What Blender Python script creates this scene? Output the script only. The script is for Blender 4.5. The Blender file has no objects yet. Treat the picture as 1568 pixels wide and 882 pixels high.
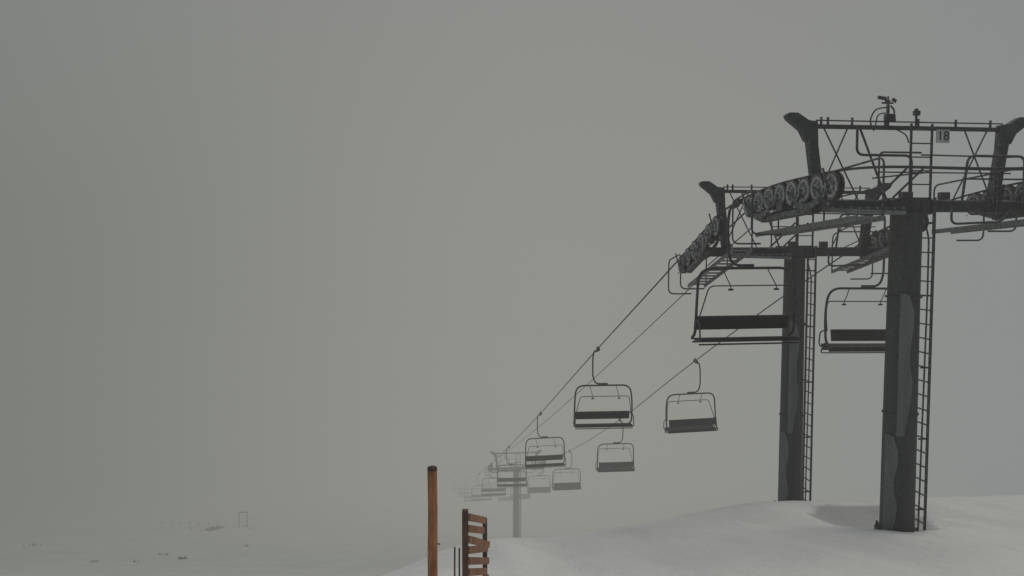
import bpy, math, random
from mathutils import Vector, Matrix, noise
random.seed(7)
scene = bpy.context.scene
scene.view_settings.view_transform = 'Standard'
scene.view_settings.look = 'None'
scene.view_settings.exposure = 0

# ------------------------------------------------------------------ helpers
def nmat(name):
    m = bpy.data.materials.new(name); m.use_nodes = True
    nt = m.node_tree
    return m, nt, nt.nodes['Principled BSDF']

def noise_col(nt, scale, detail, c1, c2, lo=0.35, hi=0.65, vec=None, stretch=None):
    tc = nt.nodes.new('ShaderNodeTexCoord')
    n = nt.nodes.new('ShaderNodeTexNoise'); n.inputs['Scale'].default_value = scale
    n.inputs['Detail'].default_value = detail
    src = tc.outputs['Object']
    if stretch:
        mp = nt.nodes.new('ShaderNodeMapping'); mp.inputs['Scale'].default_value = stretch
        nt.links.new(src, mp.inputs['Vector']); src = mp.outputs['Vector']
    nt.links.new(src, n.inputs['Vector'])
    r = nt.nodes.new('ShaderNodeValToRGB')
    r.color_ramp.elements[0].position = lo; r.color_ramp.elements[0].color = (*c1, 1)
    r.color_ramp.elements[1].position = hi; r.color_ramp.elements[1].color = (*c2, 1)
    nt.links.new(n.outputs['Fac'], r.inputs['Fac'])
    return n, r

def steel(name, c1, c2, rime=(0.3, 0.31, 0.3), rime_amt=0.6, rough=0.6, metal=0.0, lo=0.66, hi=0.82, nscale=9.0, stretch=None):
    m, nt, b = nmat(name)
    n, r = noise_col(nt, 5, 6, c1, c2, stretch=stretch)
    geo = nt.nodes.new('ShaderNodeNewGeometry')
    dot = nt.nodes.new('ShaderNodeVectorMath'); dot.operation = 'DOT_PRODUCT'
    nt.links.new(geo.outputs['Normal'], dot.inputs[0]); dot.inputs[1].default_value = (-0.8, -0.1, 0.5)
    n2 = nt.nodes.new('ShaderNodeTexNoise'); n2.inputs['Scale'].default_value = nscale; n2.inputs['Detail'].default_value = 9
    nt.links.new(geo.outputs['Position'], n2.inputs['Vector'])
    add = nt.nodes.new('ShaderNodeMath'); add.operation = 'MULTIPLY_ADD'
    nt.links.new(dot.outputs['Value'], add.inputs[0]); add.inputs[1].default_value = 0.32
    nt.links.new(n2.outputs['Fac'], add.inputs[2])
    mr = nt.nodes.new('ShaderNodeMapRange'); mr.inputs['From Min'].default_value = lo; mr.inputs['From Max'].default_value = hi
    mr.inputs['To Max'].default_value = rime_amt
    nt.links.new(add.outputs[0], mr.inputs['Value'])
    mix = nt.nodes.new('ShaderNodeMixRGB'); mix.inputs['Color2'].default_value = (*rime, 1)
    nt.links.new(mr.outputs['Result'], mix.inputs['Fac']); nt.links.new(r.outputs['Color'], mix.inputs['Color1'])
    nt.links.new(mix.outputs['Color'], b.inputs['Base Color'])
    b.inputs['Roughness'].default_value = rough; b.inputs['Metallic'].default_value = metal
    b.inputs['Specular IOR Level'].default_value = 0.25
    bump = nt.nodes.new('ShaderNodeBump'); bump.inputs['Strength'].default_value = 0.15; bump.inputs['Distance'].default_value = 0.01
    nt.links.new(n2.outputs['Fac'], bump.inputs['Height']); nt.links.new(bump.outputs['Normal'], b.inputs['Normal'])
    return m

M_STEEL = steel('tower_steel', (0.034, 0.038, 0.040), (0.052, 0.058, 0.060), rime=(0.35, 0.36, 0.36), rime_amt=0.6, lo=0.6, hi=0.95, nscale=18)
M_MAST = steel('mast_steel', (0.037, 0.042, 0.043), (0.053, 0.060, 0.061), rime=(0.11, 0.118, 0.115), rime_amt=0.7, lo=0.6, hi=1.05, nscale=20, stretch=(1.4, 1.4, 0.12))
M_PLATE = steel('rimed_plate', (0.11, 0.118, 0.118), (0.15, 0.158, 0.158), rime=(0.24, 0.25, 0.25), rime_amt=0.5, lo=0.6, hi=1.0, nscale=20, stretch=(1.6, 1.6, 0.2))
M_GALV = steel('galvanised_steel', (0.12, 0.13, 0.13), (0.20, 0.21, 0.21), rime=(0.4, 0.4, 0.4), rime_amt=0.5, lo=0.6, hi=1.0, nscale=16)
M_RAIL = steel('rail_paint', (0.022, 0.024, 0.026), (0.044, 0.047, 0.050), rime=(0.45, 0.46, 0.46), rime_amt=0.6, lo=0.6, hi=0.92, nscale=18)
M_WHEEL = steel('wheel_metal', (0.24, 0.25, 0.25), (0.34, 0.35, 0.35), rime=(0.6, 0.6, 0.6), rime_amt=0.6, lo=0.6, hi=1.0, nscale=14)
M_RUBBER = steel('rubber_liner', (0.015, 0.015, 0.016), (0.03, 0.03, 0.03), rime=(0.4, 0.4, 0.4), rime_amt=0.6, lo=0.62, hi=0.95, nscale=14)
M_CHAIR = steel('chair_tube', (0.018, 0.02, 0.022), (0.04, 0.043, 0.046), rime_amt=0.45, lo=0.6, hi=0.95, nscale=16)
M_SEAT = steel('seat_vinyl', (0.008, 0.008, 0.012), (0.018, 0.018, 0.024), rime_amt=0.15, rough=0.7)
M_CABLE = steel('wire_rope', (0.03, 0.032, 0.034), (0.06, 0.062, 0.064), rime_amt=0.1)
M_SIGN = steel('sign_face', (0.34, 0.35, 0.35), (0.46, 0.47, 0.46), rime_amt=0.2)
M_INK = steel('sign_paint', (0.012, 0.012, 0.012), (0.02, 0.02, 0.02), rime_amt=0.0)
M_RIME = steel('rime_ice', (0.35, 0.36, 0.37), (0.55, 0.56, 0.57), rime_amt=0.0, rough=0.9)

def wood(name, c1, c2, c3):
    m, nt, b = nmat(name)
    n, r = noise_col(nt, 9, 8, c1, c2, 0.3, 0.7, stretch=(6, 6, 0.7))
    n2, r2 = noise_col(nt, 3, 5, (1, 1, 1), c3, 0.45, 0.75)
    mix = nt.nodes.new('ShaderNodeMixRGB'); mix.blend_type = 'MULTIPLY'; mix.inputs['Fac'].default_value = 0.9
    nt.links.new(r.outputs['Color'], mix.inputs['Color1']); nt.links.new(r2.outputs['Color'], mix.inputs['Color2'])
    nt.links.new(mix.outputs['Color'], b.inputs['Base Color'])
    b.inputs['Roughness'].default_value = 0.85
    bump = nt.nodes.new('ShaderNodeBump'); bump.inputs['Strength'].default_value = 0.6; bump.inputs['Distance'].default_value = 0.01
    nt.links.new(n.outputs['Fac'], bump.inputs['Height']); nt.links.new(bump.outputs['Normal'], b.inputs['Normal'])
    return m
M_POST = wood('stained_post_wood', (0.24, 0.08, 0.026), (0.52, 0.22, 0.09), (0.35, 0.30, 0.26))
M_SLAT = wood('slat_wood', (0.15, 0.060, 0.030), (0.36, 0.17, 0.09), (0.4, 0.38, 0.34))
M_PLANK = wood('weathered_plank_wood', (0.07, 0.035, 0.025), (0.17, 0.085, 0.055), (0.4, 0.38, 0.36))
M_DARKWOOD = wood('dark_end_grain', (0.04, 0.025, 0.02), (0.08, 0.05, 0.035), (0.5, 0.5, 0.5))

class MB:
    def __init__(s): s.v = []; s.f = []
    def tube(s, pts, r, n=8, closed=False):
        pts = [Vector(p) for p in pts]
        k = len(pts); base = len(s.v)
        tans = []
        for i in range(k):
            if closed: t = pts[(i+1) % k] - pts[(i-1) % k]
            else: t = pts[min(i+1, k-1)] - pts[max(i-1, 0)]
            tans.append(t.normalized())
        t0 = tans[0]
        a = Vector((0, 0, 1)) if abs(t0.z) < 0.9 else Vector((1, 0, 0))
        nrm = t0.cross(a).normalized()
        for i in range(k):
            t = tans[i]
            nrm = (nrm - t * nrm.dot(t)).normalized()
            bn = t.cross(nrm)
            rr = r[i] if isinstance(r, (list, tuple)) else r
            for j in range(n):
                an = 2*math.pi*j/n
                s.v.append(pts[i] + nrm*math.cos(an)*rr + bn*math.sin(an)*rr)
        m = k if closed else k-1
        for i in range(m):
            for j in range(n):
                a0 = base+i*n+j; a1 = base+i*n+(j+1) % n
                i2 = (i+1) % k
                b0 = base+i2*n+j; b1 = base+i2*n+(j+1) % n
                s.f.append((a0, a1, b1, b0))
        if not closed:
            s.f.append(tuple(base+j for j in range(n))[::-1])
            s.f.append(tuple(base+(k-1)*n+j for j in range(n)))
    def beam(s, p0, p1, w, h, up=(0, 0, 1), w1=None, h1=None):
        p0 = Vector(p0); p1 = Vector(p1); t = (p1-p0).normalized(); up = Vector(up)
        if abs(t.dot(up)) > 0.98: up = Vector((0, 1, 0))
        side = t.cross(up).normalized(); up = side.cross(t).normalized()
        base = len(s.v)
        w1 = w if w1 is None else w1; h1 = h if h1 is None else h1
        for p, ww, hh in ((p0, w, h), (p1, w1, h1)):
            c = min(ww, hh)*0.12
            for (a, b) in ((-ww/2+c, -hh/2), (ww/2-c, -hh/2), (ww/2, -hh/2+c), (ww/2, hh/2-c), (ww/2-c, hh/2), (-ww/2+c, hh/2), (-ww/2, hh/2-c), (-ww/2, -hh/2+c)):
                s.v.append(p + side*a + up*b)
        for j in range(8):
            s.f.append((base+j, base+(j+1) % 8, base+8+(j+1) % 8, base+8+j))
        s.f.append(tuple(base+j for j in range(8))[::-1]); s.f.append(tuple(base+8+j for j in range(8)))
    def prism(s, poly, thick, y=0.0):
        base = len(s.v); n = len(poly)
        for yy in (y-thick/2, y+thick/2):
            for (a, b) in poly: s.v.append(Vector((a, yy, b)))
        s.f.append(tuple(range(base, base+n))); s.f.append(tuple(range(base+n, base+2*n))[::-1])
        for j in range(n):
            s.f.append((base+j, base+n+j, base+n+(j+1) % n, base+(j+1) % n))
    def lump(s, c, r, seed):
        c = Vector(c); base = len(s.v); nr, ns = 5, 8
        for i in range(nr+1):
            th = math.pi*i/nr
            for j in range(ns):
                ph = 2*math.pi*j/ns
                d = Vector((math.sin(th)*math.cos(ph), math.sin(th)*math.sin(ph), math.cos(th)))
                s.v.append(c + d*r*(1+0.5*noise.noise(d*2.0+Vector((seed, 0, 0)))))
        for i in range(nr):
            for j in range(ns):
                s.f.append((base+i*ns+j, base+i*ns+(j+1) % ns, base+(i+1)*ns+(j+1) % ns, base+(i+1)*ns+j))
    def obj(s, name, mat, parent=None, smooth=True):
        me = bpy.data.meshes.new(name); me.from_pydata([tuple(v) for v in s.v], [], s.f)
        me.validate(); me.update()
        import bmesh
        bm = bmesh.new(); bm.from_mesh(me); bmesh.ops.recalc_face_normals(bm, faces=bm.faces); bm.to_mesh(me); bm.free()
        if smooth:
            me.polygons.foreach_set('use_smooth', [True]*len(me.polygons))
            try: me.set_sharp_from_angle(angle=math.radians(40))
            except Exception: pass
        me.materials.append(mat)
        return link(name, me, parent)
def link(name, me, parent=None):
    o = bpy.data.objects.new(name, me); scene.collection.objects.link(o)
    if parent: o.parent = parent
    return o
def empty(name, loc, rotz=0):
    e = bpy.data.objects.new(name, None); scene.collection.objects.link(e)
    e.location = loc; e.rotation_euler = (0, 0, rotz); e.empty_display_size = 0.3
    return e
def fillet(pts, r, n=6, closed=False):
    pts = [Vector(p) for p in pts]; out = []; k = len(pts)
    for i in range(k):
        if not closed and i in (0, k-1): out.append(pts[i]); continue
        p = pts[i]; a = pts[(i-1) % k]; b = pts[(i+1) % k]
        rr = min(r, (a-p).length*0.49, (b-p).length*0.49)
        p0 = p+(a-p).normalized()*rr; p1 = p+(b-p).normalized()*rr
        for j in range(n+1):
            t = j/n
            out.append(p0*(1-t)**2 + p*2*t*(1-t) + p1*t*t)
    return out
def pchip(tab):
    xs = [a for a, b in tab]; ys = [b for a, b in tab]; n = len(xs)
    h = [xs[i+1]-xs[i] for i in range(n-1)]; d = [(ys[i+1]-ys[i])/h[i] for i in range(n-1)]
    m = [d[0]]+[0]*(n-2)+[d[-1]]
    for i in range(1, n-1):
        if d[i-1]*d[i] > 0:
            w1 = 2*h[i]+h[i-1]; w2 = h[i]+2*h[i-1]; m[i] = (w1+w2)/(w1/d[i-1]+w2/d[i])
    import bisect
    def f(x):
        if x <= xs[0]: return ys[0]+m[0]*(x-xs[0])
        if x >= xs[-1]: return ys[-1]+m[-1]*(x-xs[-1])
        i = bisect.bisect_right(xs, x)-1
        t = (x-xs[i])/h[i]
        return ((1+2*t)*(1-t)**2*ys[i]+t*(1-t)**2*h[i]*m[i]+t*t*(3-2*t)*ys[i+1]+t*t*(t-1)*h[i]*m[i+1])
    return f
def sstep(a, b, x):
    t = max(0, min(1, (x-a)/(b-a))); return t*t*(3-2*t)

# ------------------------------------------------------------------ lift line frame
ANG = math.atan(0.122)
D = Vector((-math.sin(ANG), math.cos(ANG), 0)); U = Vector((math.cos(ANG), math.sin(ANG), 0)); O = Vector((9.15, 0, 0))
HALF = 2.43
def LP(s, u, z=0): return O + D*s + U*u + Vector((0, 0, z))
zl = pchip([(-60, -3), (0, 0.2), (8.7, .80), (12.5, 1.12), (14.2, 1.08), (15.85, .92), (17.4, .60), (18.5, .16), (19.7, -.33), (28.8, -3.94), (42.1, -9.3), (56.6, -14.98), (71.2, -20.5), (98, -30.0), (147.6, -43.5), (300, -88), (600, -170)])
zr = pchip([(-60, -3), (0, 0.3), (8.7, .85), (12.8, 1.18), (14.8, 1.14), (16.5, .98), (18, .70), (19.7, .22), (21.5, -.45), (32.75, -5.1), (44.15, -10.1), (59.1, -16.0), (72.5, -20.6), (98, -30.0), (147.6, -43.5), (300, -88), (600, -170)])
def cab(s, side):
    p = LP(s, side*HALF); return (zl if side < 0 else zr)(p.y)

# ------------------------------------------------------------------ terrain
S1, S2 = 14.8, 19.1
T1 = LP(S1, 0); T2 = LP(S2, 0)
pL = pchip([(-200, 8), (-60, -1), (-10, -3.0), (0, -3.8), (5, -4.3), (9, -5.0), (12, -5.9), (16, -7.5), (22, -10.2), (35, -15.4), (50, -20.8), (70, -26.6), (96, -33.2), (150, -47), (250, -68), (500, -105), (1600, -190)])
pC = pchip([(-200, 8), (-60, -1), (-10, -2.9), (0, -3.6), (5, -3.95), (9, -4.5), (12, -5.1), (14, -5.55), (16, -6.16), (19, -7.6), (22, -9.0), (26, -10.8), (35, -14.5), (50, -20.4), (72, -28.1), (98, -36.5), (150, -51), (250, -72), (500, -110), (1600, -190)])
pR = pchip([(-200, 8), (-60, -1), (-10, -2.9), (0, -3.6), (5, -3.95), (9, -4.4), (14.4, -5.38), (17, -5.80), (19, -6.43), (22, -7.7), (26, -9.6), (35, -13.2), (50, -18.8), (73, -26.2), (100, -33.5), (150, -46), (250, -66), (500, -105), (1600, -190)])
def ter(x, y):
    xs = x/max(1, y/16)
    if xs < 0: z = pC(y) + (pL(y)-pC(y))*sstep(0, -4.5, xs)
    else: z = pC(y) + (pR(y)-pC(y))*sstep(0, 5.5, xs)
    dist = math.hypot(x, y)
    z += 0.12*(noise.noise(Vector((x*0.16, y*0.22, 1.3))))*min(1, dist/10)
    z += 0.06*noise.noise(Vector((x*0.9, y*0.45+x*0.3, 4.0)))
    z += 0.022*noise.noise(Vector((x*2.3+y*0.6, y*1.0, 8.0)))
    far = sstep(30, 110, y)+sstep(30, 110, abs(x))*(1-sstep(30, 110, y))
    z += far*(1.1*noise.noise(Vector((x*0.03, y*0.03, 7.0))) + 0.45*noise.noise(Vector((x*0.1, y*0.08, 2.0))))
    z += sstep(200, 500, dist)*14*noise.noise(Vector((x*0.005, y*0.005, 9.0)))
    z += 0.2*math.exp(-((x+0.1)/0.55)**2-((y-13.0)/0.8)**2)
    z += 0.15*sstep(9.0, 12.5, x)*math.exp(-((y-16)/3.0)**2)
    # wind scoops around the masts
    dx = x-T1.x-0.15; dy = y-T1.y-1.25
    q = math.hypot(dx*0.85, dy*0.66)
    z -= 0.32*math.exp(-q**3)*sstep(T1.y-0.45, T1.y+0.5, y)
    dx = x-T2.x; dy = y-T2.y-0.2
    z -= 0.10*math.exp(-(math.hypot(dx, dy)/0.6)**3)
    return z
def axis(lo, hi, c0, c1, st, g):
    v = []; x = c0
    while x < c1: v.append(x); x += st
    d = st
    while x < hi: v.append(x); d *= g; x += d
    v.append(hi)
    x = c0; d = st; w = []
    while True:
        d *= g; x -= d
        if x < lo: break
        w.append(x)
    w.append(lo)
    return sorted(w)+v
X = axis(-1600, 1600, -4, 14, 0.12, 1.045); Y = axis(-300, 1600, 7, 24, 0.12, 1.04)
vs = [(x, y, ter(x, y)) for y in Y for x in X]; nx = len(X)
fs = [(j*nx+i, j*nx+i+1, (j+1)*nx+i+1, (j+1)*nx+i) for j in range(len(Y)-1) for i in range(nx-1)]
me = bpy.data.meshes.new('snow_ground'); me.from_pydata(vs, [], fs); me.update()
me.polygons.foreach_set('use_smooth', [True]*len(me.polygons))
m, nt, b = nmat('snow')
n, r = noise_col(nt, 0.35, 8, (0.79, 0.80, 0.77), (0.90, 0.91, 0.88), 0.3, 0.7)
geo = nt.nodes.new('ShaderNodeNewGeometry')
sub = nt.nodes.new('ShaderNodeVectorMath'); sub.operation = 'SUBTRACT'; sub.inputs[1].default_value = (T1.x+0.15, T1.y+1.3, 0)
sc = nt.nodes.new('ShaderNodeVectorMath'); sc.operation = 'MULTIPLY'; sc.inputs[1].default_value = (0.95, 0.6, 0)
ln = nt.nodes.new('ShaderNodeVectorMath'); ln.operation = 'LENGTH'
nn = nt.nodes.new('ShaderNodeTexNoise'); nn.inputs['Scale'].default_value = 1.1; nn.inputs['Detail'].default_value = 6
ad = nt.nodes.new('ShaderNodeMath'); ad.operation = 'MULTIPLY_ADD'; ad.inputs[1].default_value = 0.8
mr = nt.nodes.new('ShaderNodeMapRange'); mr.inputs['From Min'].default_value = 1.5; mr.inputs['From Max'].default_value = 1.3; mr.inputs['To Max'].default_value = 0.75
mx = nt.nodes.new('ShaderNodeMixRGB'); mx.inputs['Color2'].default_value = (0.38, 0.40, 0.39, 1)  # shade of the hollow behind the first mast, painted into the snow colour
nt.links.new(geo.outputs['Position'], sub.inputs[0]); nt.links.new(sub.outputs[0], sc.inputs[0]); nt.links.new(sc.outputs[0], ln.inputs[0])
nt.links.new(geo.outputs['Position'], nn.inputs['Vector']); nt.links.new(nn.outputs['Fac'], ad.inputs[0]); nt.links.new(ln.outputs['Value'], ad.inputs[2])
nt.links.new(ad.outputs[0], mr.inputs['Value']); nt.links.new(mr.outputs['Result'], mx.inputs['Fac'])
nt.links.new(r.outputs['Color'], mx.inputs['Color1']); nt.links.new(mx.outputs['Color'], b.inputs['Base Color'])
b.inputs['Roughness'].default_value = 0.9; b.inputs['Specular IOR Level'].default_value = 0.1
n3 = nt.nodes.new('ShaderNodeTexNoise'); n3.inputs['Scale'].default_value = 5; n3.inputs['Detail'].default_value = 10
nt.links.new(geo.outputs['Position'], n3.inputs['Vector'])
bump = nt.nodes.new('ShaderNodeBump'); bump.inputs['Strength'].default_value = 0.6; bump.inputs['Distance'].default_value = 0.06
nt.links.new(n3.outputs['Fac'], bump.inputs['Height']); nt.links.new(bump.outputs['Normal'], b.inputs['Normal'])
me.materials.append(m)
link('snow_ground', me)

# ------------------------------------------------------------------ wheel meshes (shared)
R = 0.215
wm = MB()
def ring(mb, x0, x1, r0, r1, n=24):
    base = len(mb.v)
    for j in range(n):
        a = 2*math.pi*j/n; c, s_ = math.cos(a), math.sin(a)
        for (x, r) in ((x0, r0), (x0, r1), (x1, r1), (x1, r0)): mb.v.append(Vector((x, c*r, s_*r)))
    for j in range(n):
        for i in range(4):
            mb.f.append((base+j*4+i, base+j*4+(i+1) % 4, base+((j+1) % n)*4+(i+1) % 4, base+((j+1) % n)*4+i))
ring(wm, -0.06, 0.06, 0.145, 0.192)
ring(wm, -0.08, 0.08, 0.02, 0.06)
ring(wm, -0.010, 0.010, 0.055, 0.15)
for k in range(5):
    a = 2*math.pi*k/5
    wm.beam((0, 0.05*math.cos(a), 0.05*math.sin(a)), (0, 0.15*math.cos(a), 0.15*math.sin(a)), 0.028, 0.07, up=(1, 0, 0))
lm = MB(); ring(lm, -0.055, -0.022, 0.193, R+0.014); ring(lm, 0.022, 0.055, 0.193, R+0.014); ring(lm, -0.021, 0.021, 0.193, R-0.006)
_w = wm.obj('tmpw', M_WHEEL); _l = lm.obj('tmpl', M_RUBBER); WM = _w.data; LM = _l.data
bpy.data.objects.remove(_w); bpy.data.objects.remove(_l)

# ------------------------------------------------------------------ towers
def tower(s0, zbase, zc, nwheels, number=None, mr_=1.0):
    base = LP(s0, 0, zbase)
    E = empty('chairlift_tower', base, ANG)
    H = zc-zbase
    mast = MB()
    mast.tube([(0, 0, -1.5), (0, 0, H*0.3), (0, 0, H*0.68), (0, 0, H-0.13)], [0.31*mr_, 0.30*mr_, 0.285*mr_, 0.27*mr_], n=12)
    for zz in (H*0.36, H*0.72): mast.tube([(0, 0, zz), (0, 0, zz+0.035)], 0.32*mr_, n=12)
    for k in range(10):
        a = 2*math.pi*k/10; mast.tube([(0.35*math.cos(a), 0.35*math.sin(a), -0.3), (0.35*math.cos(a), 0.35*math.sin(a), 0.05+0.02*(k % 3))], 0.02, 6)
    mast.tube([(0, 0, -.3), (0, 0, -0.02)], 0.39, n=20)
    mast.obj('mast', M_MAST, E)
    pm = MB()
    for (za, zb, uu) in ((H*0.30, H*0.735, -0.10), (-0.3, H*0.30, -0.26)):
        nn_ = 8; bb = len(pm.v); rr = 0.325*mr_
        for i in range(nn_+1):
            z = za+(zb-za)*i/nn_
            for a in (-2.05+uu*0.2, -1.85, -1.6, -1.38-0.12*math.sin(i*1.7)-(0.25 if i in (0, nn_) else 0)):
                aa = a-0.25 if uu > -0.2 else a-0.9
                pm.v.append(Vector((rr*math.cos(aa), rr*math.sin(aa), z)))
        for i in range(nn_):
            for j in range(3): pm.f.append((bb+i*4+j, bb+i*4+j+1, bb+(i+1)*4+j+1, bb+(i+1)*4+j))
    if s0 < 30: pm.obj('mast_shroud', M_PLATE, E)
    lad = MB(); ux = 0.42
    for sy in (-0.22, 0.16): lad.beam((ux, sy, -0.1), (ux, sy, H+0.15), 0.035, 0.05)
    z = 0.12
    while z < H+0.1:
        lad.tube([(ux, -0.22, z), (ux, 0.16, z)], 0.014, 6); z += 0.27
    z = 0.4
    while z < H:
        lad.tube([(0.25, 0.14, z), (ux, 0.14, z)], 0.016, 6); lad.tube([(0.25, -0.2, z), (ux, -0.2, z)], 0.016, 6); z += 1.35
    lad.obj('ladder', M_RAIL, E)
    arm = MB()
    arm.beam((-2.5, 0, H), (2.5, 0, H), 0.24, 0.22)
    arm.beam((-0.42, 0, H-0.01), (0.42, 0, H-0.01), 0.34, 0.30)
    for sg in (-1, 1):
        arm.beam((sg*1.74, 0, H+0.1), (sg*1.93, 0, H+1.36), 0.19, 0.17, up=(0, 1, 0))
        arm.prism([(sg*1.80, H+1.12), (sg*2.03, H+1.17), (sg*2.13, H+1.36), (sg*2.38, H+1.55), (sg*2.42, H+1.62), (sg*2.36, H+1.67), (sg*2.2, H+1.67), (sg*1.99, H+1.54), (sg*1.82, H+1.52)], 0.15)
        arm.prism([(sg*1.6, H+0.12), (sg*1.88, H+0.12), (sg*1.88, H+0.42)], 0.03, y=-0.11)
    arm.beam((-1.85, 0.01, H+1.44), (1.85, 0.01, H+1.44), 0.09, 0.075)
    arm.obj('crossarm_frame', M_STEEL, E)
    walk = MB()
    walk.beam((-1.75, -0.30, H-0.10), (-0.3, -0.30, H-0.14), 0.30, 0.06)
    for k in range(9):
        walk.beam((-1.7+k*0.17, -0.46, H-0.06), (-1.7+k*0.17, -0.14, H-0.06), 0.02, 0.05)
    walk.obj('walkway_grating', M_GALV, E)
    br = MB()
    rod = lambda a, c, r=0.014: br.tube([a, c], r, 6)
    rod((-1.68, -0.02, H+1.42), (-0.98, -0.02, H+0.12)); rod((-1.18, 0.04, H+1.42), (-1.74, 0.04, H+0.14))
    rod((1.60, 0.02, H+1.42), (0.95, 0.02, H+0.12)); rod((1.10, -0.03, H+1.42), (1.68, -0.03, H+0.14))
    rod((-0.60, 0.05, H+0.12), (0.02, 0.05, H+0.70), 0.022); rod((0.35, 0.05, H+0.70), (-0.3, 0.05, H+0.10), 0.02)
    rod((-0.95, 0, H+1.4), (-0.4, 0, H+0.12), 0.02)
    rod((-0.75, -0.1, H+0.5), (0.35, -0.1, H+0.62), 0.016)
    br.tube([(-1.85, -0.06, H+1.54), (1.85, -0.06, H+1.54)], 0.014, 6)
    for u in (-1.75, -1.62, -1.15, -0.5, 0.15, 0.9, 1.6):
        br.tube([(u, -0.06, H+1.46), (u, -0.06, H+1.60)], 0.022, 6)
    br.tube(fillet([(-1.08, -0.12, H+1.44), (-1.08, -0.12, H+0.92), (-0.0, -0.12, H+0.92), (-0.0, -0.12, H+0.1)], 0.14), 0.024, 8)
    br.tube(fillet([(-0.72, -0.25, H+0.12), (-0.72, -0.25, H+0.96), (0.1, -0.25, H+0.96)], 0.1), 0.018, 8)
    br.tube([(-0.72, -0.25, H+0.60), (1.9, -0.25, H+0.60)], 0.014, 6)
    br.tube([(0.1, -0.25, H+0.92), (1.9, -0.25, H+0.90)], 0.016, 6)
    br.tube(fillet([(0.82, -0.4, H+0.05), (0.92, -0.4, H+0.90), (2.05, -0.4, H+0.90), (2.05, -0.4, H+0.05)], 0.14), 0.024, 8)
    br.tube([(0.87, -0.4, H+0.48), (2.05, -0.4, H+0.48)], 0.018, 6)
    br.tube(fillet([(0.70, -0.3, H+0.0), (0.70, -0.3, H-0.34), (1.55, -0.5, H-0.30), (1.75, -0.5, H-0.05)], 0.12), 0.022, 8)
    br.tube([(1.45, -0.4, H+0.05), (1.45, -0.4, H+0.90)], 0.016, 6)
    for u in (-0.05, 0.36): br.beam((u, -0.16, H-0.1), (u, -0.16, H+1.50), 0.04, 0.03)
    for k in range(6): br.tube([(-0.05, -0.16, H+0.14+k*0.25), (0.36, -0.16, H+0.14+k*0.25)], 0.014, 6)
    br.tube(fillet([(0.2, -0.2, H+0.1), (0.22, -0.2, H-0.2), (0.3, -0.25, H-0.6), (0.3, -0.26, H-1.6), (0.3, -0.2, -0.2)], 0.1), 0.016, 6)
    br.beam((-0.25, -0.2, H+0.17), (-0.05, -0.2, H+0.17), 0.14, 0.16); br.beam((0.55, -0.16, H+0.18), (0.72, -0.16, H+0.18), 0.12, 0.14)
    br.obj('rails_and_braces', M_RAIL, E)
    if number:
        pl = MB(); pl.beam((0.42, -0.20, H+1.27), (0.68, -0.20, H+1.27), 0.02, 0.24); pl.obj('number_plate', M_SIGN, E, smooth=False)
        cu = bpy.data.curves.new('t', 'FONT'); cu.body = number; cu.size = 0.24; cu.extrude = 0.003; cu.align_x = 'CENTER'; cu.align_y = 'CENTER'
        to = bpy.data.objects.new('t', cu); scene.collection.objects.link(to)
        dg = bpy.context.evaluated_depsgraph_get(); dg.update()
        tm = bpy.data.meshes.new_from_object(to.evaluated_get(dg)); bpy.data.objects.remove(to)
        tm.materials.clear(); tm.materials.append(M_INK)
        o = link('number_text', tm, E); o.location = (0.55, -0.2155, H+1.27); o.rotation_euler = (math.pi/2, 0, 0)
        ws = MB(); x0 = -0.42; H -= 0.04
        ws.tube([(x0, 0, H+1.5), (x0, 0, H+1.98)], 0.03, 8)
        ws.tube([(x0-0.12, 0, H+1.93), (x0+0.1, 0, H+1.93)], 0.018, 6)
        ws.beam((x0-0.2, 0, H+2.03), (x0-0.04, 0, H+2.01), 0.04, 0.06)
        ws.tube([(x0, 0, H+1.98), (x0, 0, H+2.05)], 0.015, 6)
        for a in (0.3, 2.4, 4.5):
            px, py = x0+0.07+0.09*math.cos(a), 0.09*math.sin(a)
            ws.tube([(x0+0.07, 0, H+1.97), (px, py, H+1.97)], 0.008, 5); ws.tube([(px, py, H+1.94), (px, py, H+2.0)], [0.012, 0.035], 8)
        ws.beam((x0-0.06, -0.02, H+1.66), (x0+0.1, -0.02, H+1.66), 0.1, 0.14)
        ws.tube(fillet([(x0-0.02, 0, H+1.85), (x0-0.26, 0, H+1.82), (x0-0.36, 0, H+1.58), (x0-0.26, 0, H+1.42)], 0.2), 0.014, 6)
        ws.tube(fillet([(x0+0.05, 0, H+1.88), (x0+0.12, 0, H+1.82), (x0+0.15, 0, H+1.60)], 0.06), 0.016, 6)
        ws.tube(fillet([(x0-0.05, 0, H+1.75), (x0-0.2, 0, H+1.72), (x0-0.24, 0, H+1.5)], 0.12), 0.012, 6)
        ws.tube([(0.12, -0.04, H+1.5), (0.12, -0.04, H+1.72)], 0.022, 6); ws.beam((0.07, -0.04, H+1.75), (0.18, -0.04, H+1.75), 0.07, 0.09)
        ws.tube([(0.12, -0.04, H+1.78), (0.12, -0.04, H+1.83)], 0.035, 8)
        ws.tube(fillet([(x0, -0.05, H+1.5), (x0+0.2, -0.05, H+1.42), (x0+0.35, -0.05, H+1.35), (x0+0.4, -0.05, H+1.2)], 0.08), 0.012, 6)
        ws.obj('weather_station', M_RAIL, E); H += 0.04
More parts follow.
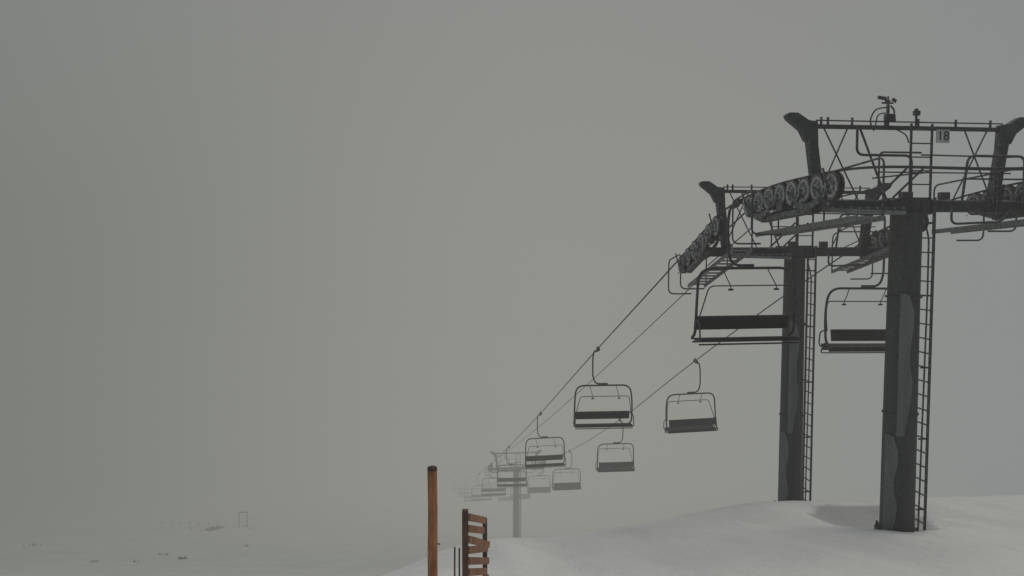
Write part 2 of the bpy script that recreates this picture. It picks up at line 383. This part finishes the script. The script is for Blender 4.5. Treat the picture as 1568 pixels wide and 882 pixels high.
    for sg in (-1, 1):
        uc = sg*HALF; sp = 0.45
        ss = [(k-(nwheels-1)/2)*sp-(0.2 if number else 0) for k in range(nwheels)]
        cen = []
        for s in ss:
            za = cab(s0+s-0.1, sg); zb = cab(s0+s+0.1, sg); sl = (zb-za)/0.2; zc_ = cab(s0+s, sg)
            nrm = Vector((0, -sl, 1)).normalized()
            c = Vector((uc, s, zc_-zbase)) - nrm*(R+0.014)
            cen.append(c)
            for nm, dm in (('sheave_wheel', WM), ('sheave_liner', LM)):
                o = link(nm, dm, E); o.location = c; o.rotation_euler = (random.random()*6, 0, 0)
        sb = MB()
        def drop(p, dz): return Vector((p.x, p.y, p.z-dz))
        for off in (-0.095, 0.095):
            o3 = Vector((off, 0, 0))
            for k in range(0, nwheels-1, 2):
                a, c = cen[k]+o3, cen[k+1]+o3; mid = drop((a+c)/2, 0.20)
                sb.beam(a, mid, 0.018, 0.05, h1=0.10); sb.beam(mid, c, 0.0181, 0.10, h1=0.05)
        prs = [drop((cen[k]+cen[k+1])/2, 0.21) for k in range(0, nwheels-1, 2)]
        for off in (-0.12, 0.12):
            o3 = Vector((off, 0, 0))
            for k in range(0, len(prs)-1, 2):
                a, c = prs[k]+o3, prs[k+1]+o3; mid = drop((a+c)/2, 0.11)
                sb.beam(a, mid, 0.022, 0.08, h1=0.15); sb.beam(mid, c, 0.0221, 0.15, h1=0.08)
        a = drop(prs[0], 0.12); c = drop(prs[-1], 0.12); a = a.lerp(c, 0.14); c2 = a.lerp(c, 0.85)
        sb.beam(a, c2, 0.13, 0.12)
        for p in cen: sb.tube([p+Vector((-0.13, 0, 0)), p+Vector((0.13, 0, 0))], 0.022, 8)
        for p in prs: sb.tube([p+Vector((-0.16, 0, 0)), p+Vector((0.16, 0, 0))], 0.03, 8)
        for p in (cen[0], cen[-1]):
            sb.beam(p+Vector((sg*0.10, 0, -0.05)), p+Vector((sg*0.2, 0, 0.28)), 0.05, 0.02)
        sb.obj('sheave_rocker_beams', M_STEEL, E)
        if s0 < 30:
            ri = MB()
            for k in range(34):
                p = random.choice(cen); t = random.random()
                if t < 0.5: q = p+Vector((-0.09*random.uniform(0.6, 1.2), random.uniform(-0.15, 0.15), random.uniform(-0.12, 0.05)))
                else: q = random.choice(prs)+Vector((-0.14, random.uniform(-0.3, 0.3), random.uniform(-0.1, 0.06)))
                ri.lump(q, random.uniform(0.010, 0.026), random.random()*50)
            ri.obj('rime_clumps', M_RIME, E)
        cw = MB(); ci = -sg*0.48
        p0 = cen[0]+Vector((ci, -0.25, -0.5)); p1 = cen[-1]+Vector((ci, 0.35, -0.55))
        nst = 12
        for k in range(nst):
            q = p0.lerp(p1, (k+0.5)/nst)
            cw.beam(q+Vector((-0.2, 0, 0)), q+Vector((0.2, 0, 0)), 0.2, 0.035)
        for o_ in (-0.215, 0.215): cw.beam(p0+Vector((o_, 0, -0.02)), p1+Vector((o_, 0, -0.02)), 0.03, 0.09)
        cw.obj('catwalk', M_GALV, E)
        rl = MB()
        for o_, hh in ((-sg*0.24, 0.95),):
            a = p0+Vector((o_, 0.05, 0)); c = p1+Vector((o_, -0.05, 0)); up = Vector((0, 0, hh))
            rl.tube(fillet([a, a+up, c+up, c], 0.15), 0.018, 8)
            rl.tube([a+up*0.5, c+up*0.5], 0.013, 6)
            md = a.lerp(c, 0.5); rl.tube([md, md+up], 0.016, 6)
        a = cen[-1]+Vector((sg*0.32, 0.15, -0.75)); c = a+Vector((0, -0.9, 0.18)); up = Vector((0, 0, 0.85))
        rl.tube(fillet([a-Vector((sg*0.6, 0, 0)), a, a+up, c+up, c, c-Vector((sg*0.6, 0, 0))], 0.15), 0.018, 8)
        rl.beam((sg*2.2, 0, H-0.05), (sg*2.43, 0, prs[len(prs)//2].z-0.1), 0.12, 0.16)
        rl.obj('catwalk_rail', M_RAIL, E)
    return E

zb3 = ter(*LP(72.4, 0).xy); zb4 = ter(*LP(148.5, 0).xy)
tower(S1, ter(T1.x, T1.y-0.3)-0.02, 0.66, 8, number='18')
tower(S2, -6.50, -0.25, 6, mr_=0.9)
tower(72.4, zb3, -21.1, 8)
tower(148.5, zb4, -44.2, 8)
tower(226, ter(*LP(226, 0).xy), cab(226, -1)-0.5, 8)

# ------------------------------------------------------------------ cables
def cable(name, pts, r, n=8):
    mb = MB(); mb.tube(pts, r, n); return mb.obj(name, M_CABLE)
def srange(a, b):
    out = []; s = a
    while s < b:
        out.append(s); s += 0.2 if 8 < s < 22 else 1.5
    return out
for sg in (-1, 1):
    cable('chairlift_haul_cable', [LP(s, sg*HALF, cab(s, sg)) for s in srange(-50, 330)], 0.020)
def comm(s):
    a, c = (19.0, 0.05), (72.4, -20.2)
    t = (s-a[0])/(c[0]-a[0]); return a[1]+(c[1]-a[1])*t-3.2*4*t*(1-t)*0.12
cable('communication_line', [LP(19.0+53.4*k/50, -2.0-0.0*k, comm(19.0+53.4*k/50)-0.55*(1-k/50)) for k in range(51)], 0.012, 6)

# ------------------------------------------------------------------ chairs
def chair_meshes(o):
    cx = -o*0.2
    fr = MB()
    fr.tube(fillet([(0, 0, -0.03), (o*0.16, 0, -0.10), (o*0.2, 0, -0.35), (o*0.2, 0, -1.0), (o*0.12, 0, -1.27), (cx+o*0.05, 0, -1.345)], 0.12), 0.028, 10)
    fr.beam((0, -0.19, 0.0), (0, 0.19, 0.0), 0.07, 0.09); fr.beam((0, -0.07, -0.05), (o*0.1, -0.0, -0.1), 0.08, 0.07)
    fr.tube([(o*0.05, -0.16, 0.02), (o*0.05, -0.16, 0.1)], 0.03, 8)
    fr.beam((cx-0.16, 0, -1.335), (cx+0.16, 0, -1.335), 0.08, 0.10)
    w = 1.08
    L = [(cx-w+0.02, 0.28, -2.86), (cx-w, 0.02, -2.72), (cx-w, -0.06, -2.0), (cx-w+0.06, 0, -1.37), (cx+w-0.06, 0, -1.37), (cx+w, -0.06, -2.0), (cx+w, 0.02, -2.72), (cx+w-0.02, 0.28, -2.86)]
    L2 = [Vector(p) for p in L]
    pts = [L2[0]]+fillet(L2, 0.36, 8)[1:]
    fr.tube(pts, 0.030, 10)
    fr.tube([(cx-w+0.02, -0.28, -2.86), (cx-w+0.02, 0.28, -2.86)], 0.022, 8); fr.tube([(cx+w-0.02, -0.28, -2.86), (cx+w-0.02, 0.28, -2.86)], 0.022, 8)
    fr.tube([(cx-w, 0.2, -2.93), (cx+w, 0.2, -2.93)], 0.018, 8); fr.tube([(cx-w, -0.2, -2.94), (cx+w, -0.2, -2.94)], 0.018, 8)
    rb = MB()
    w2 = 0.95
    rb.tube(fillet([(cx-w2-0.08, -0.02, -2.45), (cx-w2-0.03, -0.18, -2.1), (cx-w2+0.04, -0.30, -1.72), (cx+w2-0.04, -0.30, -1.72), (cx+w2+0.03, -0.18, -2.1), (cx+w2+0.08, -0.02, -2.45)], 0.13), 0.014, 8)
    for u in (-0.5, 0.48):
        rb.tube(fillet([(cx+u, 0, -1.40), (cx+u+0.03, -0.15, -1.58), (cx+u+0.05, -0.30, -1.72), (cx+u+0.05, -0.31, -1.82)], 0.05), 0.012, 6)
        rb.tube([(cx+u-0.0, -0.30, -1.80), (cx+u+0.1, -0.30, -1.80)], 0.022, 8)
    for sg in (-1, 1):
        rb.tube(fillet([(cx+sg*w, 0.0, -2.42), (cx+sg*(w+0.01), -0.26, -2.50), (cx+sg*(w+0.01), -0.30, -2.84), (cx+sg*w, 0.0, -2.90)], 0.1), 0.018, 8)
    st = MB()
    st.beam((cx-w+0.05, 0.20, -2.53), (cx+w-0.05, 0.20, -2.53), 0.07, 0.29, up=(0, -0.22, 1))
    st.beam((cx-w+0.04, -0.05, -2.86), (cx+w-0.04, -0.05, -2.86), 0.46, 0.085, up=(0, 0.10, 1))
    if o > 0:
        rb.tube(fillet([(cx-w, 0.0, -2.75), (cx-w+0.06, -0.35, -3.05), (cx+w-0.06, -0.35, -3.05), (cx+w, 0.0, -2.75)], 0.1), 0.016, 8)
    return fr, rb, st
CH = {}
for o in (-1, 1):
    fr, rb, st = chair_meshes(o)
    objs = [fr.obj('x', M_CHAIR), rb.obj('x', M_CHAIR), st.obj('x', M_SEAT)]
    CH[o] = [q.data for q in objs]
    for q in objs: bpy.data.objects.remove(q)
def chair(s, side):
    z = cab(s, side)
    E = empty('chairlift_chair', LP(s, side*HALF, z-0.02), ANG+math.radians(random.uniform(-2.5, 2.5)))
    E.rotation_euler[1] = math.radians(random.uniform(-1, 1))
    o = -1 if side < 0 else 1
    for nm, dm in zip(('hanger_and_bail', 'restraint_bar', 'seat_and_backrest'), CH[o]):
        c = link(nm, dm, E)
        if side > 0: c.scale = (1, -1, 1)
cs = math.cos(ANG)
for y in (16.4, 28.8, 42.1, 56.6, 70.2, 84, 98, 112, 126, 140, 154, 168): chair((y+HALF*0.121)/cs, -1)
for y in (19.75, 32.4, 44.4, 59.1, 72.6, 86, 100, 114, 128, 142, 156, 170): chair((y-HALF*0.121)/cs, 1)

# ------------------------------------------------------------------ wooden post and slatted fence
E = empty('wooden_post', (-0.915, 8.85, -2.59))
p = MB(); ptz = [0, -0.5, -1.0, -1.5, -2.6]
p.tube([(0.004*math.sin(k*2), 0, z-0.03) for k, z in enumerate(ptz)], [0.056, 0.055, 0.057, 0.056, 0.06], 16); p.obj('post_shaft', M_POST, E)
p = MB(); p.tube([(0, 0, -0.029), (0, 0, 0.0), (0, 0, 0.012)], [0.058, 0.057, 0.045], 16); p.obj('post_cap', M_DARKWOOD, E)
p = MB(); p.tube([(0.04, -0.02, -0.88), (0.085, -0.03, -0.885)], 0.006, 6); p.tube([(0.08, -0.03, -0.885), (0.088, -0.03, -0.885)], 0.013, 8); p.obj('bolt', M_RAIL, E)

E = empty('wooden_fence', (-0.545, 8.95, -3.12))
f = MB()
f.beam((0, 0, -1.9), (0, 0, 0.0), 0.085, 0.07, up=(1, 0, 0))
f.beam((0.19, 1.16, -2.2), (0.19, 1.10, -0.50), 0.07, 0.06, up=(1, 0, 0))
f.beam((-0.20, 0.9, -1.9), (-0.19, 0.9, -0.80), 0.025, 0.02, up=(1, 0, 0)); f.beam((-0.14, 0.95, -1.9), (-0.135, 0.95, -0.83), 0.025, 0.02, up=(1, 0, 0))
f.obj('fence_posts', M_PLANK, E, smooth=False)
f = MB(); ends = [1.02, 0.92, 1.28, 1.16, 1.24, 1.06, 1.2, 1.1]
for k in range(8):
    z0 = -0.07-k*0.13; L = ends[k]; j = random.uniform(-0.012, 0.012)
    f.beam((0.045, -0.05, z0+j), (0.045+0.15*L, L, z0+j-0.43*L+random.uniform(-0.04, 0.04)), 0.025, 0.085)
f.obj('fence_slats', M_SLAT, E, smooth=False)

# ------------------------------------------------------------------ distant small things
m, nt, b = nmat('dry_grass')
n, r = noise_col(nt, 3, 3, (0.07, 0.065, 0.05), (0.14, 0.125, 0.09)); nt.links.new(r.outputs['Color'], b.inputs['Base Color']); b.inputs['Roughness'].default_value = 1
g = MB()
def tuft(cx, cy, n, sx, sy):
    for k in range(n):
        x = cx+random.gauss(0, sx); y = cy+random.gauss(0, sy); z = ter(x, y)-0.03
        hgt = random.uniform(0.06, 0.26); w = random.uniform(0.02, 0.07)
        dx, dy = random.uniform(-0.15, 0.15), random.uniform(-0.1, 0.1)
        i = len(g.v); g.v += [Vector((x-w, y, z)), Vector((x+w, y+0.02, z)), Vector((x+dx, y+dy, z+hgt))]; g.f.append((i, i+1, i+2))
for (px, Yd, n, sx, sy) in ((318, 74, 260, 0.30, 0.8), (300, 75, 30, 1.2, 1.0), (345, 75, 16, 1.0, 0.8), (35, 60, 12, 0.3, .3), (130, 50, 14, 0.15, 0.2), (267, 52, 26, 0.16, 0.2), (240, 55, 12, 0.25, 0.2), (195, 50.5, 10, 0.12, 0.2), (370, 62, 8, 0.3, 0.3)):
    tuft((px-784)/1200*Yd*1.0, Yd, n, sx, sy)
g.obj('dry_grass_tufts', m, smooth=False)
gx, gy = -26.6, 76; gz = ter(gx, gy)
E = empty('trail_marker_frame', (gx, gy, gz), 0.2)
q = MB()
q.beam((-0.38, 0, -0.4), (-0.38, 0, 1.45), 0.08, 0.08); q.beam((0.38, 0, -0.4), (0.38, 0, 1.45), 0.08, 0.08); q.beam((-0.45, 0, 1.48), (0.45, 0, 1.48), 0.08, 0.08)
q.beam((0.38, 0.0, 0.05), (-0.1, 0.6, 0.0), 0.05, 0.05); q.obj('frame_posts', M_DARKWOOD, E)
E = empty('rope_fence', (0, 0, 0)); q = MB(); prev = None
for k in range(9):
    x = -26.6-k*0.85-0.5; y = 75.5-k*0.15; z = ter(x, y)
    q.tube([(x, y, z-0.3), (x+0.02, y, z+0.45+0.1*(k % 2))], 0.016, 6)
    if prev: q.tube([prev, (x, y, z+0.4)], 0.008, 5)
    prev = (x, y, z+0.4)
q.obj('stakes_and_rope', M_DARKWOOD, E)

# ------------------------------------------------------------------ fog (absorbing volume, its own glow stands in for scattered daylight)
fm = bpy.data.materials.new('fog_volume'); fm.use_nodes = True; nt = fm.node_tree; nt.nodes.clear()
out = nt.nodes.new('ShaderNodeOutputMaterial')
geo = nt.nodes.new('ShaderNodeNewGeometry'); sep = nt.nodes.new('ShaderNodeSeparateXYZ'); nt.links.new(geo.outputs['Position'], sep.inputs[0])
def mrange(sock, a, b_, c, d):
    n = nt.nodes.new('ShaderNodeMapRange'); n.interpolation_type = 'SMOOTHSTEP'
    n.inputs['From Min'].default_value = a; n.inputs['From Max'].default_value = b_; n.inputs['To Min'].default_value = c; n.inputs['To Max'].default_value = d
    nt.links.new(sock, n.inputs['Value']); return n.outputs['Result']
dens = mrange(sep.outputs['Y'], 15, 80, 0.0040, 0.0285)
def mixc(f, a, b_):
    n = nt.nodes.new('ShaderNodeMixRGB'); nt.links.new(f, n.inputs['Fac'])
    for s_, v in (('Color1', a), ('Color2', b_)):
        if isinstance(v, tuple): n.inputs[s_].default_value = (*v, 1)
        else: nt.links.new(v, n.inputs[s_])
    return n.outputs['Color']
c1 = mixc(mrange(sep.outputs['X'], -80, 5, 0, 1), (0.140, 0.160, 0.142), (0.285, 0.288, 0.260))  # brightness falloff to the left is put into the fog's glow colour
c2 = mixc(mrange(sep.outputs['X'], 5, 100, 0, 1), c1, (0.205, 0.240, 0.270))
c3 = mixc(mrange(sep.outputs['Z'], -5, 60, 0, 0.75), c2, (0.230, 0.230, 0.253))
ab = nt.nodes.new('ShaderNodeVolumeAbsorption'); ab.inputs['Color'].default_value = (0, 0, 0, 1); nt.links.new(dens, ab.inputs['Density'])
em = nt.nodes.new('ShaderNodeEmission'); nt.links.new(c3, em.inputs['Color']); nt.links.new(dens, em.inputs['Strength'])
addn = nt.nodes.new('ShaderNodeAddShader'); nt.links.new(ab.outputs[0], addn.inputs[0]); nt.links.new(em.outputs[0], addn.inputs[1])
nt.links.new(addn.outputs[0], out.inputs['Volume'])
try: fm.cycles.volume_step_rate = 1.6
except Exception as e: print(e)
q = MB(); x0, x1, y0, y1, z0, z1 = -200, 200, -50, 250, -120, 85
q.v = [Vector(c) for c in ((x0, y0, z0), (x1, y0, z0), (x1, y1, z0), (x0, y1, z0), (x0, y0, z1), (x1, y0, z1), (x1, y1, z1), (x0, y1, z1))]
q.f = [(0, 3, 2, 1), (4, 5, 6, 7), (0, 1, 5, 4), (1, 2, 6, 5), (2, 3, 7, 6), (3, 0, 4, 7)]
q.obj('fog', fm, smooth=False)

# ------------------------------------------------------------------ sky, sun, camera
w = bpy.data.worlds.new('World'); scene.world = w; w.use_nodes = True; nt = w.node_tree
bg = nt.nodes['Background']; sky = nt.nodes.new('ShaderNodeTexSky'); sky.sky_type = 'NISHITA'; sky.sun_disc = False
el, az = math.radians(52), math.radians(60)
sky.sun_elevation = el; sky.sun_rotation = az; sky.dust_density = 5
nt.links.new(sky.outputs['Color'], bg.inputs['Color']); bg.inputs['Strength'].default_value = 0.06
sl = bpy.data.lights.new('sun', 'SUN'); sl.energy = 1.5; sl.angle = math.radians(35); sl.color = (1, 0.96, 0.85)
so = bpy.data.objects.new('sun', sl); scene.collection.objects.link(so)
dirv = Vector((math.sin(az)*math.cos(el), math.cos(az)*math.cos(el), math.sin(el)))
so.rotation_euler = (-dirv).to_track_quat('-Z', 'Y').to_euler()
cam = bpy.data.cameras.new('camera'); cam.lens = 36*1200/1568; cam.sensor_width = 36; cam.clip_end = 6000; cam.clip_start = 0.05
co = bpy.data.objects.new('camera', cam); scene.collection.objects.link(co)
co.location = (0, 0, 0); co.rotation_euler = (math.radians(90-3.4), 0, 0)
scene.camera = co
